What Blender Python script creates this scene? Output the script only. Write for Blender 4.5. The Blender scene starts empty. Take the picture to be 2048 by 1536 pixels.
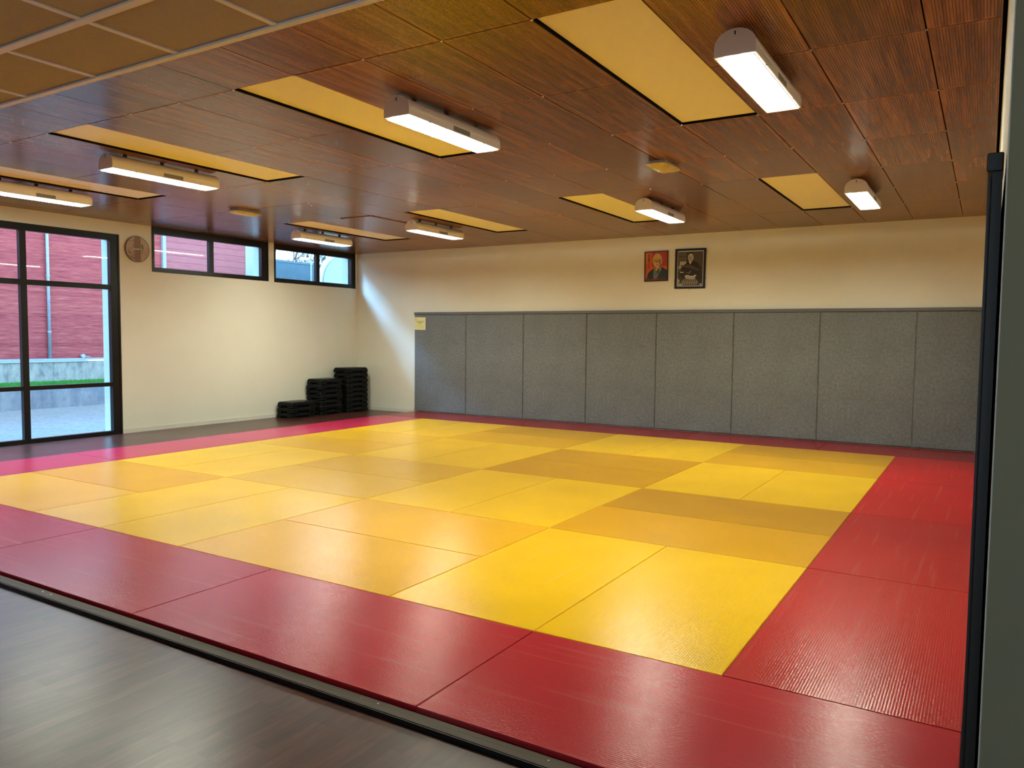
import bpy, bmesh, math, random
from mathutils import Vector, Matrix
random.seed(7)
S = bpy.context.scene
COL = S.collection

# ------------------------------------------------------------------ basics
def new_obj(name, data, parent=None):
    o = bpy.data.objects.new(name, data)
    COL.objects.link(o)
    if parent is not None:
        o.parent = parent
    return o

def mk(name, bm, mats, parent=None, smooth=False):
    me = bpy.data.meshes.new(name)
    bmesh.ops.recalc_face_normals(bm, faces=bm.faces[:])
    bm.to_mesh(me); bm.free()
    for m in (mats if isinstance(mats, (list, tuple)) else [mats]):
        me.materials.append(m)
    if smooth:
        for p in me.polygons: p.use_smooth = True
    return new_obj(name, me, parent)

def tag(o, label=None, cat=None, group=None, kind=None):
    if label: o['label'] = label
    if cat: o['category'] = cat
    if group: o['group'] = group
    if kind: o['kind'] = kind
    return o

def empty(name, loc=(0, 0, 0), rz=0):
    o = new_obj(name, None)
    o.location = loc; o.rotation_euler = (0, 0, rz)
    o.empty_display_size = 0.1
    return o

def box(bm, x0, x1, y0, y1, z0, z1, mi=0):
    v = [bm.verts.new(c) for c in ((x0,y0,z0),(x1,y0,z0),(x1,y1,z0),(x0,y1,z0),(x0,y0,z1),(x1,y0,z1),(x1,y1,z1),(x0,y1,z1))]
    fs = [(0,3,2,1),(4,5,6,7),(0,1,5,4),(1,2,6,5),(2,3,7,6),(3,0,4,7)]
    out = []
    for f in fs:
        ff = bm.faces.new([v[i] for i in f]); ff.material_index = mi; out.append(ff)
    return out

def bbox_mesh(x0, x1, y0, y1, z0, z1, bev=0.0, seg=2):
    bm = bmesh.new(); box(bm, x0, x1, y0, y1, z0, z1)
    if bev > 0:
        bmesh.ops.bevel(bm, geom=bm.edges[:], offset=bev, segments=seg, affect='EDGES', profile=0.5)
    return bm

def quad(bm, pts, mi=0):
    f = bm.faces.new([bm.verts.new(p) for p in pts]); f.material_index = mi; return f

def cyl(bm, c0, c1, r0, r1=None, n=16, mi=0, cap=True):
    r1 = r0 if r1 is None else r1
    a = Vector(c0); b = Vector(c1); d = (b - a).normalized()
    u = d.orthogonal().normalized(); w = d.cross(u)
    A = [bm.verts.new(a + r0*(math.cos(t)*u + math.sin(t)*w)) for t in [2*math.pi*i/n for i in range(n)]]
    B = [bm.verts.new(b + r1*(math.cos(t)*u + math.sin(t)*w)) for t in [2*math.pi*i/n for i in range(n)]]
    for i in range(n):
        f = bm.faces.new((A[i], A[(i+1)%n], B[(i+1)%n], B[i])); f.material_index = mi
    if cap:
        for L in (A[::-1], B):
            f = bm.faces.new(L); f.material_index = mi

def copy_tree(o, parent=None):
    c = o.copy(); COL.objects.link(c)
    if parent is not None: c.parent = parent
    for ch in list(o.children): copy_tree(ch, c)
    return c

# ------------------------------------------------------------------ materials
class NT:
    def __init__(s, name):
        s.m = bpy.data.materials.new(name); s.m.use_nodes = True
        s.t = s.m.node_tree; s.t.nodes.clear()
        s.out = s.t.nodes.new('ShaderNodeOutputMaterial')
        s.b = s.n('ShaderNodeBsdfPrincipled')
        s.l(s.b.outputs[0], s.out.inputs[0])
    def n(s, typ, **kw):
        nd = s.t.nodes.new(typ)
        for k, v in kw.items():
            if k.startswith('i_'):
                key = k[2:].replace('_', ' ')
                nd.inputs[key].default_value = v
            else: setattr(nd, k, v)
        return nd
    def l(s, a, b): s.t.links.new(a, b)
    def math(s, op, a, b=None, c=None):
        nd = s.n('ShaderNodeMath', operation=op)
        for i, v in enumerate((a, b, c)):
            if v is None: continue
            if isinstance(v, (int, float)): nd.inputs[i].default_value = v
            else: s.l(v, nd.inputs[i])
        return nd.outputs[0]
    def coords(s, scale=(1,1,1), kind='Object', loc=(0,0,0)):
        tc = s.n('ShaderNodeTexCoord'); mp = s.n('ShaderNodeMapping')
        mp.inputs['Scale'].default_value = scale; mp.inputs['Location'].default_value = loc
        s.l(tc.outputs[kind], mp.inputs['Vector']); return mp.outputs[0]
    def noise(s, vec, scale=5, detail=4, rough=.55):
        nd = s.n('ShaderNodeTexNoise'); nd.inputs['Scale'].default_value = scale
        nd.inputs['Detail'].default_value = detail; nd.inputs['Roughness'].default_value = rough
        s.l(vec, nd.inputs['Vector']); return nd.outputs['Fac']
    def ramp(s, fac, stops):
        nd = s.n('ShaderNodeValToRGB'); cr = nd.color_ramp
        while len(cr.elements) < len(stops): cr.elements.new(0.5)
        for e, (p, c) in zip(cr.elements, stops):
            e.position = p; e.color = (*c, 1)
        s.l(fac, nd.inputs[0]); return nd.outputs[0]
    def mix(s, fac, a, b, mode='MIX'):
        nd = s.n('ShaderNodeMix', data_type='RGBA', blend_type=mode)
        for sock, v in ((nd.inputs[0], fac), (nd.inputs[6], a), (nd.inputs[7], b)):
            if isinstance(v, (int, float)): sock.default_value = v
            elif isinstance(v, tuple): sock.default_value = (*v, 1)
            else: s.l(v, sock)
        return nd.outputs[2]
    def bump(s, h, strength=.3, dist=.01, prev=None):
        nd = s.n('ShaderNodeBump'); nd.inputs['Strength'].default_value = strength
        nd.inputs['Distance'].default_value = dist
        s.l(h, nd.inputs['Height'])
        if prev is not None: s.l(prev, nd.inputs['Normal'])
        return nd.outputs[0]
    def setb(s, **kw):
        for k, v in kw.items():
            key = {'color':'Base Color','rough':'Roughness','metal':'Metallic','normal':'Normal','spec':'Specular IOR Level','coat':'Coat Weight','coatr':'Coat Roughness','ior':'IOR'}[k]
            if isinstance(v, (int, float)): s.b.inputs[key].default_value = v
            elif isinstance(v, tuple): s.b.inputs[key].default_value = (*v, 1)
            else: s.l(v, s.b.inputs[key])
        return s.m

def simple(name, c, rough=.5, metal=0, var=.06, scale=6, bump=0, spec=.5):
    t = NT(name); v = t.coords()
    f = t.noise(v, scale, 4)
    lo = tuple(x*(1-var) for x in c); hi = tuple(min(1, x*(1+var)) for x in c)
    kw = dict(color=t.ramp(f, [(.3, lo), (.7, hi)]), rough=rough, metal=metal, spec=spec)
    if bump: kw['normal'] = t.bump(t.noise(v, scale*30, 3), bump, .004)
    return t.setb(**kw)

def emit(name, c, s):
    t = NT(name); t.t.nodes.remove(t.b)
    e = t.n('ShaderNodeEmission'); e.inputs[0].default_value = (*c, 1); e.inputs[1].default_value = s
    t.l(e.outputs[0], t.out.inputs[0]); return t.m

LAMP = (1.0, 1.05, .86); LAMP_S = 118.0
M = {}
M['wall'] = simple('cream_wall_paint', (.785,.785,.675), .6, var=.02, scale=1.5, bump=.15)
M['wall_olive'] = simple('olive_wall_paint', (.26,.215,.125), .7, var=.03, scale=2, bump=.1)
M['baseboard'] = simple('baseboard_paint', (.72,.69,.62), .4, var=.02)
M['black_frame'] = simple('black_aluminium', (.006,.006,.007), .35, var=.1, spec=.35)
M['black'] = simple('black_void', (.004,.004,.004), .9, var=.1, spec=.1)
M['tube'] = emit('fluorescent_glow', LAMP, LAMP_S*1.85)
M['soft_glow'] = emit('diffuser_glow', (1,.99,.90), 2.6)
M['soft_glow'].cycles.emission_sampling = 'NONE'; M['tube'].cycles.emission_sampling = 'FRONT'
M['lamp_body'] = simple('lamp_enamel', (.86,.82,.76), .4, var=.02)
M['lamp_label'] = simple('lamp_label_grey', (.22,.21,.19), .5)
M['louvre'] = simple('louvre_white', (.85,.83,.78), .3, var=.01)
M['chrome'] = simple('bright_metal', (.7,.66,.6), .25, metal=1, var=.02)
M['panel'] = simple('radiant_panel_cream', (.95,.92,.77), .45, var=.015, scale=1)
M['acoustic'] = simple('acoustic_tile', (.55,.485,.35), .9, var=.05, scale=60, bump=.3)
M['tee'] = simple('ceiling_grid_metal', (.92,.89,.83), .4, var=.02)
M['step'] = simple('black_step_plastic', (.0025,.003,.003), .5, var=.15, scale=30, spec=.16)
M['step_top'] = simple('black_step_rubber', (.012,.012,.012), .45, var=.15, scale=80, spec=.4)
M['grey_step'] = simple('step_slot_black', (.002,.002,.002), .8, spec=.1)
M['paper'] = simple('yellow_paper', (.80,.76,.33), .5, var=.03)
M['paper_edge'] = simple('clear_sleeve_edge', (.80,.80,.62), .3, var=.02)
M['ink'] = simple('ink', (.08,.075,.015), .6)

# wooden ceiling tiles : grain and fine grooves along y, tone differs per tile
OX, OY, SX, SY, HC = -1.1914, .2309, .60677, 1.2096, 3.3087
def wood_ceiling():
    t = NT('grooved_walnut_ceiling')
    tc = t.n('ShaderNodeTexCoord'); sp = t.n('ShaderNodeSeparateXYZ'); t.l(tc.outputs['Object'], sp.inputs[0])
    gx = t.math('DIVIDE', t.math('SUBTRACT', sp.outputs[0], OX), SX)
    gy = t.math('DIVIDE', t.math('SUBTRACT', sp.outputs[1], OY), SY)
    fx = t.math('FLOOR', gx); fy = t.math('FLOOR', gy)
    cb = t.n('ShaderNodeCombineXYZ'); t.l(fx, cb.inputs[0]); t.l(fy, cb.inputs[1])
    wn = t.n('ShaderNodeTexWhiteNoise', noise_dimensions='2D'); t.l(cb.outputs[0], wn.inputs[0])
    off = t.n('ShaderNodeVectorMath', operation='SCALE'); t.l(wn.outputs['Color'], off.inputs[0]); off.inputs['Scale'].default_value = 40
    add = t.n('ShaderNodeVectorMath', operation='ADD'); t.l(tc.outputs['Object'], add.inputs[0]); t.l(off.outputs[0], add.inputs[1])
    mp = t.n('ShaderNodeMapping'); mp.inputs['Scale'].default_value = (11, .55, 1); t.l(add.outputs[0], mp.inputs[0])
    g1 = t.noise(mp.outputs[0], 1.6, 6, .6)
    mp2 = t.n('ShaderNodeMapping'); mp2.inputs['Scale'].default_value = (60, 1.6, 1); t.l(add.outputs[0], mp2.inputs[0])
    g2 = t.noise(mp2.outputs[0], 2.2, 4, .6)
    g = t.math('ADD', t.math('MULTIPLY', g1, .62), t.math('MULTIPLY', g2, .38))
    col = t.ramp(g, [(.30, (.085,.028,.007)), (.46, (.180,.064,.016)), (.58, (.275,.105,.028)), (.75, (.38,.165,.048))])
    tone = t.math('ADD', t.math('MULTIPLY', wn.outputs['Value'], .55), .74)
    tn = t.n('ShaderNodeCombineXYZ')
    for i in range(3): t.l(tone, tn.inputs[i])
    col = t.mix(1.0, col, tn.outputs[0], 'MULTIPLY')
    # grooves with perforations, inside a plain margin
    ux = t.math('FRACT', gx); uy = t.math('FRACT', gy)
    mx = t.math('MULTIPLY', t.math('GREATER_THAN', ux, .055), t.math('LESS_THAN', ux, .945))
    my = t.math('MULTIPLY', t.math('GREATER_THAN', uy, .025), t.math('LESS_THAN', uy, .975))
    inside = t.math('MULTIPLY', mx, my)
    gr = t.math('GREATER_THAN', t.math('SINE', t.math('MULTIPLY', sp.outputs[0], 2*math.pi/.0152)), .45)
    gr = t.math('MULTIPLY', gr, inside)
    hole = t.math('GREATER_THAN', t.math('SINE', t.math('MULTIPLY', sp.outputs[1], 2*math.pi/.018)), -.2)
    slot = t.math('MULTIPLY', gr, t.math('ADD', t.math('MULTIPLY', hole, .45), .35))
    col = t.mix(slot, col, (.022,.007,.002))
    nb = t.bump(t.math('MULTIPLY', gr, -1), .10, .001)
    return t.setb(color=col, rough=.23, normal=nb, spec=.42)
M['wood_ceiling'] = wood_ceiling()

def parquet():
    t = NT('dark_parquet_vinyl')
    v = t.coords()
    rot = t.n('ShaderNodeMapping'); rot.inputs['Rotation'].default_value = (0,0,math.radians(90)); t.l(v, rot.inputs[0])
    br = t.n('ShaderNodeTexBrick'); t.l(rot.outputs[0], br.inputs['Vector'])
    br.inputs['Scale'].default_value = 1; br.inputs['Brick Width'].default_value = .42; br.inputs['Row Height'].default_value = .066
    br.inputs['Mortar Size'].default_value = 0.001; br.inputs['Bias'].default_value = 0
    br.inputs['Color1'].default_value = (0,0,0,1); br.inputs['Color2'].default_value = (1,1,1,1); br.inputs['Mortar'].default_value = (.3,.3,.3,1)
    br.offset = .37; br.offset_frequency = 3
    gv = t.coords((22, 2.6, 1)); gn = t.noise(gv, 1.8, 2, .5)
    bw = t.n('ShaderNodeRGBToBW'); t.l(br.outputs['Color'], bw.inputs[0])
    f = t.math('ADD', t.math('MULTIPLY', bw.outputs[0], .26), t.math('MULTIPLY', gn, .74))
    col = t.ramp(f, [(.22, (.030,.009,.008)), (.42, (.050,.016,.012)), (.60, (.076,.025,.018)), (.82, (.115,.040,.027))])
    # long vinyl sheet seam every 2 m
    sp = t.n('ShaderNodeSeparateXYZ'); t.l(v, sp.inputs[0])
    sm = t.math('LESS_THAN', t.math('FRACT', t.math('DIVIDE', t.math('ADD', sp.outputs[0], 20.18), 2.0)), .0022)
    col = t.mix(sm, col, (.008,.004,.003))
    rg = .30
    return t.setb(color=col, rough=rg, spec=.52)
M['parquet'] = parquet()

def vinyl(name, ribs_axis=0):
    """judo mat cover: colour comes from the per-object colour, ribbed + pebbled"""
    t = NT(name)
    oi = t.n('ShaderNodeObjectInfo')
    tc = t.n('ShaderNodeTexCoord'); sp = t.n('ShaderNodeSeparateXYZ'); t.l(tc.outputs['Object'], sp.inputs[0])
    add = t.n('ShaderNodeVectorMath', operation='ADD'); t.l(tc.outputs['Object'], add.inputs[0])
    cb = t.n('ShaderNodeCombineXYZ'); r = t.math('MULTIPLY', oi.outputs['Random'], 37)
    t.l(r, cb.inputs[0]); t.l(r, cb.inputs[1]); t.l(cb.outputs[0], add.inputs[1])
    v = add.outputs[0]
    big = t.noise(v, 1.1, 1.5, .5); mid = t.noise(v, 4, 1, .5)
    # long pale scuffs
    mp = t.n('ShaderNodeMapping'); mp.inputs['Scale'].default_value = (.7, 16, 1); mp.inputs['Rotation'].default_value = (0,0,.6); t.l(v, mp.inputs[0])
    sc = t.noise(mp.outputs[0], 1.5, 1, .3)
    scm = t.ramp(sc, [(.60, (0,0,0)), (.85, (.12,.12,.12))])
    wear = t.math('ADD', t.math('MULTIPLY', big, .28), t.math('ADD', t.math('MULTIPLY', mid, .05), .835))
    wv = t.n('ShaderNodeCombineXYZ')
    for i in range(3): t.l(wear, wv.inputs[i])
    col = t.mix(1.0, oi.outputs['Color'], wv.outputs[0], 'MULTIPLY')
    lt = t.mix(.35, oi.outputs['Color'], (1,.85,.7))
    bw = t.n('ShaderNodeRGBToBW'); t.l(scm, bw.inputs[0])
    col = t.mix(bw.outputs[0], col, lt)
    rib = t.math('SINE', t.math('MULTIPLY', sp.outputs[1], 2*math.pi/.0125))
    nb = t.bump(rib, .16, .0010)
    nb = t.bump(t.noise(v, 70, 1, .5), .24, .003, nb)
    rg = .24
    return t.setb(color=col, rough=rg, normal=nb, spec=.34)
M['mat'] = vinyl('embossed_mat_vinyl')

def padvinyl():
    t = NT('mottled_grey_pad_vinyl'); v = t.coords()
    oi = t.n('ShaderNodeObjectInfo')
    n1 = t.noise(v, 26, 5, .7); n2 = t.noise(v, 2.2, 3); n3 = t.noise(v, 90, 2)
    f = t.math('ADD', t.math('MULTIPLY', n1, .6), t.math('ADD', t.math('MULTIPLY', n2, .2), t.math('MULTIPLY', n3, .2)))
    col = t.ramp(f, [(.36, (.108,.119,.122)), (.5, (.152,.167,.170)), (.66, (.215,.236,.240))])
    return t.setb(color=col, rough=.5, normal=t.bump(n3, .2, .002), spec=.4)
M['pad'] = padvinyl()
M['pad_trim'] = simple('grey_pad_trim', (.125,.125,.115), .45, var=.04)
M['pad_end'] = simple('black_pad_backing', (.012,.011,.010), .55, var=.1)

def siding(name, pitch, c0, c1, c2, dirty):
    t = NT(name); v = t.coords(); sp = t.n('ShaderNodeSeparateXYZ'); t.l(v, sp.inputs[0])
    z = t.math('DIVIDE', sp.outputs[2], pitch)
    row = t.math('FLOOR', z); fr = t.math('FRACT', z)
    wn = t.n('ShaderNodeTexWhiteNoise', noise_dimensions='1D'); t.l(row, wn.inputs['W'])
    gv = t.coords((1, 1.3, 60)); g = t.noise(gv, 1.6, 5, .7)
    gv2 = t.coords((1, 3, 26)); g2 = t.noise(gv2, 1.2, 5, .65)
    f = t.math('ADD', t.math('MULTIPLY', g, .6), t.math('ADD', t.math('MULTIPLY', wn.outputs['Value'], .07), t.math('MULTIPLY', g2, .36)))
    col = t.ramp(f, [(.38, c0), (.48, c1), (.60, c2), (.76, dirty)])
    gap = t.math('LESS_THAN', fr, .06)
    col = t.mix(t.math('MULTIPLY', gap, .7), col, (.05,.02,.03))
    return t.setb(color=col, rough=.75, normal=t.bump(g, .3, .01))
M['siding_old'] = siding('weathered_red_boards', .085, (.18,.026,.036), (.34,.048,.058), (.46,.100,.095), (.48,.34,.34))
M['siding_new'] = siding('broad_red_boards', .172, (.32,.085,.10), (.38,.115,.13), (.43,.145,.155), (.48,.22,.22))
def concrete(name, lo, mid, hi, sc=1.5):
    t = NT(name); v = t.coords(); st = t.coords((3, 3, .7))
    a = t.noise(v, sc*3, 8, .7); b = t.noise(st, sc*1.6, 6, .7)
    f = t.math('ADD', t.math('MULTIPLY', a, .5), t.math('MULTIPLY', b, .5))
    col = t.ramp(f, [(.36, lo), (.48, mid), (.62, hi)])
    return t.setb(color=col, rough=.85, normal=t.bump(a, .3, .01))
M['concrete'] = concrete('stained_block_wall', (.13,.15,.17), (.30,.32,.30), (.44,.45,.40))
M['concrete_low'] = concrete('stained_low_wall', (.10,.13,.17), (.18,.215,.255), (.27,.30,.32), 1.1)
M['pavement'] = concrete('pale_paving', (.10,.125,.13), (.18,.20,.20), (.25,.27,.26), 3.0)
M['reveal'] = simple('white_render', (.38,.46,.45), .7, var=.04, scale=4)
M['galv'] = simple('galvanised_metal', (.30,.38,.46), .4, var=.1)
M['grass'] = simple('grass_blades', (.06,.34,.05), .8, var=.4, scale=30)
M['soil'] = simple('soil', (.10,.16,.05), .9, var=.3)
M['leaf'] = simple('hedge_leaf', (.10,.20,.19), .7, var=.5, scale=20)
M['fence'] = simple('fence_green_metal', (.07,.17,.21), .5, var=.1)
M['bark'] = simple('bare_bark', (.12,.10,.10), .8, var=.2)
M['white_panel'] = simple('pale_green_shell', (.19,.31,.29), .45, var=.05, scale=1)
M['panel_rim'] = simple('grey_shell_rim', (.40,.42,.52), .4)

def glass():
    t = NT('window_glass'); t.t.nodes.remove(t.b)
    tr = t.n('ShaderNodeBsdfTransparent'); tr.inputs[0].default_value = (.93,.96,.95,1)
    gl = t.n('ShaderNodeBsdfGlossy'); gl.inputs['Roughness'].default_value = 0.0
    fr = t.n('ShaderNodeLayerWeight'); fr.inputs['Blend'].default_value = .5
    sch = t.math('ADD', t.math('MULTIPLY', t.math('POWER', fr.outputs['Facing'], 5.0), .92), .045)
    mx = t.n('ShaderNodeMixShader'); t.l(sch, mx.inputs[0]); t.l(tr.outputs[0], mx.inputs[1]); t.l(gl.outputs[0], mx.inputs[2])
    t.l(mx.outputs[0], t.out.inputs[0]); return t.m
M['glass'] = glass()
def diffuser():
    t = NT('yellowed_diffuser'); v = t.coords(); f = t.noise(v, 9, 3)
    t.setb(color=t.ramp(f, [(.3,(.62,.50,.20)),(.7,(.86,.74,.42))]), rough=.3)
    t.b.inputs['Transmission Weight'].default_value = .15
    return t.m
M['diffuser'] = diffuser()
M['green_film'] = simple('green_film', (.35,.62,.12), .25, var=.25, scale=14)
M['lum_base'] = simple('luminaire_base', (.60,.58,.55), .4, var=.02)

# ------------------------------------------------------------------ camera
f_px = 1551.99
cam_d = bpy.data.cameras.new('camera'); cam = new_obj('camera', cam_d)
cam_d.sensor_width = 36; cam_d.lens = 36*f_px/2048; cam_d.clip_start = .05; cam_d.clip_end = 300
R = Matrix(((0.8530211, -0.5202921, -0.04063427), (0.52178088, 0.85176565, 0.04732855), (0.00998621, -0.06157444, 0.99805254)))
right, fwd, up = R.col[0], R.col[1], R.col[2]
rm = Matrix((right, up, -fwd)).transposed()
cam.matrix_world = Matrix.Translation((0.98543795, -3.5000758, 1.59695935)) @ rm.to_4x4()
S.camera = cam

# ------------------------------------------------------------------ room
XL, XR, YB, YF = -10.6, 1.0075, 9.04, -1.36
NX, NY = 4.2, -6.0            # near room extents
SOF = 2.775                   # acoustic ceiling height

def struct(name, bm, mats, label=None, parent=None, smooth=False):
    o = mk(name, bm, mats, parent, smooth)
    if parent is None:
        o['kind'] = 'structure'
        if label: o['label'] = label; 
    return o

bm = bmesh.new(); box(bm, XL-.0, NX, NY, YB, -.12, 0.0)
struct('floor', bm, M['parquet'], 'dark brown strip parquet floor around and in front of the mats')

# left wall with openings
T = .23
openings = [(-4.75, 3.69, 0.0, 3.11)]
wins = [(4.25, 6.632, 2.58, HC), (6.775, 8.985, 2.575, HC)]
bm = bmesh.new()
xo, xi = XL-T, XL
box(bm, xo, xi, NY, -4.75, 0, 3.5)
box(bm, xo, xi, -1.62, -1.1, 0, 3.11)
box(bm, xo, xi, -4.75, 3.69, 3.11, 3.5)
box(bm, xo, xi, 3.69, 4.25, 0, 3.5)
box(bm, xo, xi, 4.25, 6.632, 0, 2.58)
box(bm, xo, xi, 6.632, 6.775, 0, 3.5)
box(bm, xo, xi, 6.775, 8.985, 0, 2.575)
box(bm, xo, xi, 8.985, YB, 0, 3.5)
box(bm, xo, xi, 4.25, 8.985, HC+.002, 3.5)
struct('wall_left', bm, M['wall'], 'cream painted wall with the windows and the clock')
bm = bmesh.new(); box(bm, XL-T, XR+.25, YB, YB+.2, -.1, 3.5)
struct('wall_back', bm, M['wall'], 'cream painted far wall above the grey pads')
bm = bmesh.new(); box(bm, XR, XR+.25, YF, YB, 0, 3.5)
struct('wall_right', bm, M['wall'], 'cream painted right wall seen edge-on')
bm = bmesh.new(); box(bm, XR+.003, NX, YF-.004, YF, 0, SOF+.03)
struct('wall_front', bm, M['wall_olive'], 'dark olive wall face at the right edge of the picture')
bm = bmesh.new(); box(bm, NX, NX+.2, NY, YF, -.1, 3.5); struct('wall_near_right', bm, M['wall'])
bm = bmesh.new()
box(bm, XL-T, .4, NY-.2, NY, -.1, 3.5); box(bm, 3.4, NX+.2, NY-.2, NY, -.1, 3.5); box(bm, .4, 3.4, NY-.2, NY, -.1, 1.0); box(bm, .4, 3.4, NY-.2, NY, 2.3, 3.5)
struct('wall_near', bm, M['wall'])
fill_win = empty('fill_window', (1.9, NY-.1, 1.0)); fill_win['kind'] = 'structure'; fill_win['label'] = 'added unseen window behind the camera, fill light for the near room'  # added window, out of view, to brighten the olive wall and acoustic ceiling
bm = bmesh.new()
for b_ in ((-1.5,-1.45,0,1.3),(1.45,1.5,0,1.3),(-1.45,1.45,0,.05),(-1.45,1.45,1.25,1.3),(-.03,.03,.05,1.25)): box(bm, b_[0], b_[1], -.03, .03, b_[2], b_[3])
mk('window_frame', bm, M['black_frame'], fill_win)
bm = bmesh.new(); box(bm, -1.45, 1.45, -.003, .003, .05, 1.25); mk('pane', bm, M['glass'], fill_win)

# outside render lining of the window reveals
bm = bmesh.new()
def reveal(y0, y1, z0, z1, left=True):
    e = .006
    box(bm, xo-.01, xi-.075, y1-.16, y1-.001, z0+.05, z1-.02) if False else None
    box(bm, xo-.01, xi-.075, y1-e, y1-.0005, z0, z1)
struct_rev = bm
for (y0, y1, z0, z1) in ((-1.1, 3.56, 0.001, 3.1), (4.25, 6.49, 2.585, 3.3), (6.775, 8.86, 2.58, 3.3)):
    box(bm, xo-.02, xi-.085, y1, y1+.135, z0, z1)
struct('trim_1', bm, M['reveal'], 'white outside window reveals')

# baseboards
bm = bmesh.new(); box(bm, XL, XL+.012, 3.69, YB, 0, .07); struct('baseboard_left', bm, M['baseboard'])
bm = bmesh.new(); box(bm, XL+.012, -9.05, YB-.012, YB, 0, .07); struct('baseboard_back', bm, M['baseboard'])

# ceiling : every tile cut in one mesh, grooves between, dark plenum above
panels = [(0,0),(-4,0),(-8,0),(-12,0),(0,4),(-4,4),(-8,4),(-12,4)]
pset = set()
for i, j in panels: pset |= {(i,j),(i,j+1)}
bm = bmesh.new()
g = .0042
for i in range(-16, 4):
    for j in range(-2, 8):
        if (i, j) in pset: continue
        x0, x1 = OX+i*SX+g, OX+(i+1)*SX-g
        y0, y1 = OY+j*SY+g, OY+(j+1)*SY-g
        x0 = max(x0, XL+.001); x1 = min(x1, .985); y0 = max(y0, YF+.03); y1 = min(y1, YB-.001)
        if x1-x0 < .01 or y1-y0 < .01: continue
        dz = random.uniform(0, .0015)
        if (i, j) == (-10, 4): dz = -.010
        box(bm, x0, x1, y0, y1, HC+dz, HC+.018+dz)
ceil = struct('ceiling', bm, M['wood_ceiling'], 'brown varnished grooved wood tile ceiling')
bm = bmesh.new(); box(bm, XL, XR, YF+.02, YB, HC+.12, HC+.14)
for (i, j) in panels:      # dark metal edges round the panel openings
    x0, x1, y0, y1 = OX+i*SX, OX+(i+1)*SX, OY+j*SY, OY+(j+2)*SY
    e = .004
    box(bm, x0-e, x0+e, y0, y1, HC+.003, HC+.07); box(bm, x1-e, x1+e, y0, y1, HC+.003, HC+.07)
    box(bm, x0, x1, y0-e, y0+e, HC+.003, HC+.07); box(bm, x0, x1, y1-e, y1+e, HC+.003, HC+.07)
mk('plenum', bm, M['black'], ceil)
bm = bmesh.new()
for i in range(-15, 5):
    for j in range(-1, 7):
        x, y = OX+i*SX, OY+j*SY
        if x < XL+.1 or x > .95: continue
        if any(abs(i-pi) == 0 or i == pi+1 for pi, pj in panels if pj+1 == j): continue
        cyl(bm, (x, y, HC-.004), (x, y, HC+.006), .009, .011, 8)
mk('clip', bm, M['chrome'], ceil); bpy.data.objects['clip']['kind'] = 'stuff'

names = {(0,0): 'large cream ceiling panel nearest the camera, left of the near right lamp',
 (-4,0): 'cream ceiling panel behind the second near lamp from the right',
 (-8,0): 'cream ceiling panel right of the near lamp third from the right',
 (-12,0): 'cream ceiling panel at far left beside the leftmost lamp',
 (0,4): 'cream ceiling panel in the far row, left of the rightmost far lamp',
 (-4,4): 'cream ceiling panel in the far row, partly behind the second far lamp',
 (-8,4): 'cream ceiling panel in the far row, above the third far lamp from right',
 (-12,4): 'cream ceiling panel in the far row, nearest the left wall'}
for (i, j), lb in names.items():
    x0, x1, y0, y1 = OX+i*SX, OX+(i+1)*SX, OY+j*SY, OY+(j+2)*SY
    bm = bbox_mesh(x0+.006, x1-.006, y0+.006, y1-.006, HC+.02, HC+.045, .003, 1)
    o = mk('ceiling_panel', bm, M['panel'])
    tag(o, lb, 'ceiling panel', 'cream radiant panels set in the wood ceiling')

# soffit and acoustic ceiling of the near room
bm = bmesh.new(); box(bm, XL, XR+.02, YF, YF+.03, SOF+.012, 3.5); struct('trim_2', bm, M['wall'], 'soffit face between the two ceilings')
bm = bmesh.new(); box(bm, XL, NX, NY, YF, SOF, SOF+.015)
ac = bm
ao = struct('ceiling_near', ac, M['acoustic'], 'tan acoustic tile ceiling with pale metal grid')
bm = bmesh.new()
w = .012
x = -1.378 - .6*20
while x < NX:
    if x > XL: box(bm, x-w, x+w, NY, YF-.03, SOF-.006, SOF-.0005)
    x += .6
y = -1.78
while y > NY:
    box(bm, XL, NX, y-w*1.5, y+w*1.5, SOF-.008, SOF-.0005); y -= .6
box(bm, XL, NX, YF-.028, YF-.001, SOF-.010, SOF-.0005)
box(bm, XL, XR, YF-.001, YF+.002, SOF-.010, SOF+.012)
mk('metal_grid', bm, M['tee'], ao)

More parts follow.
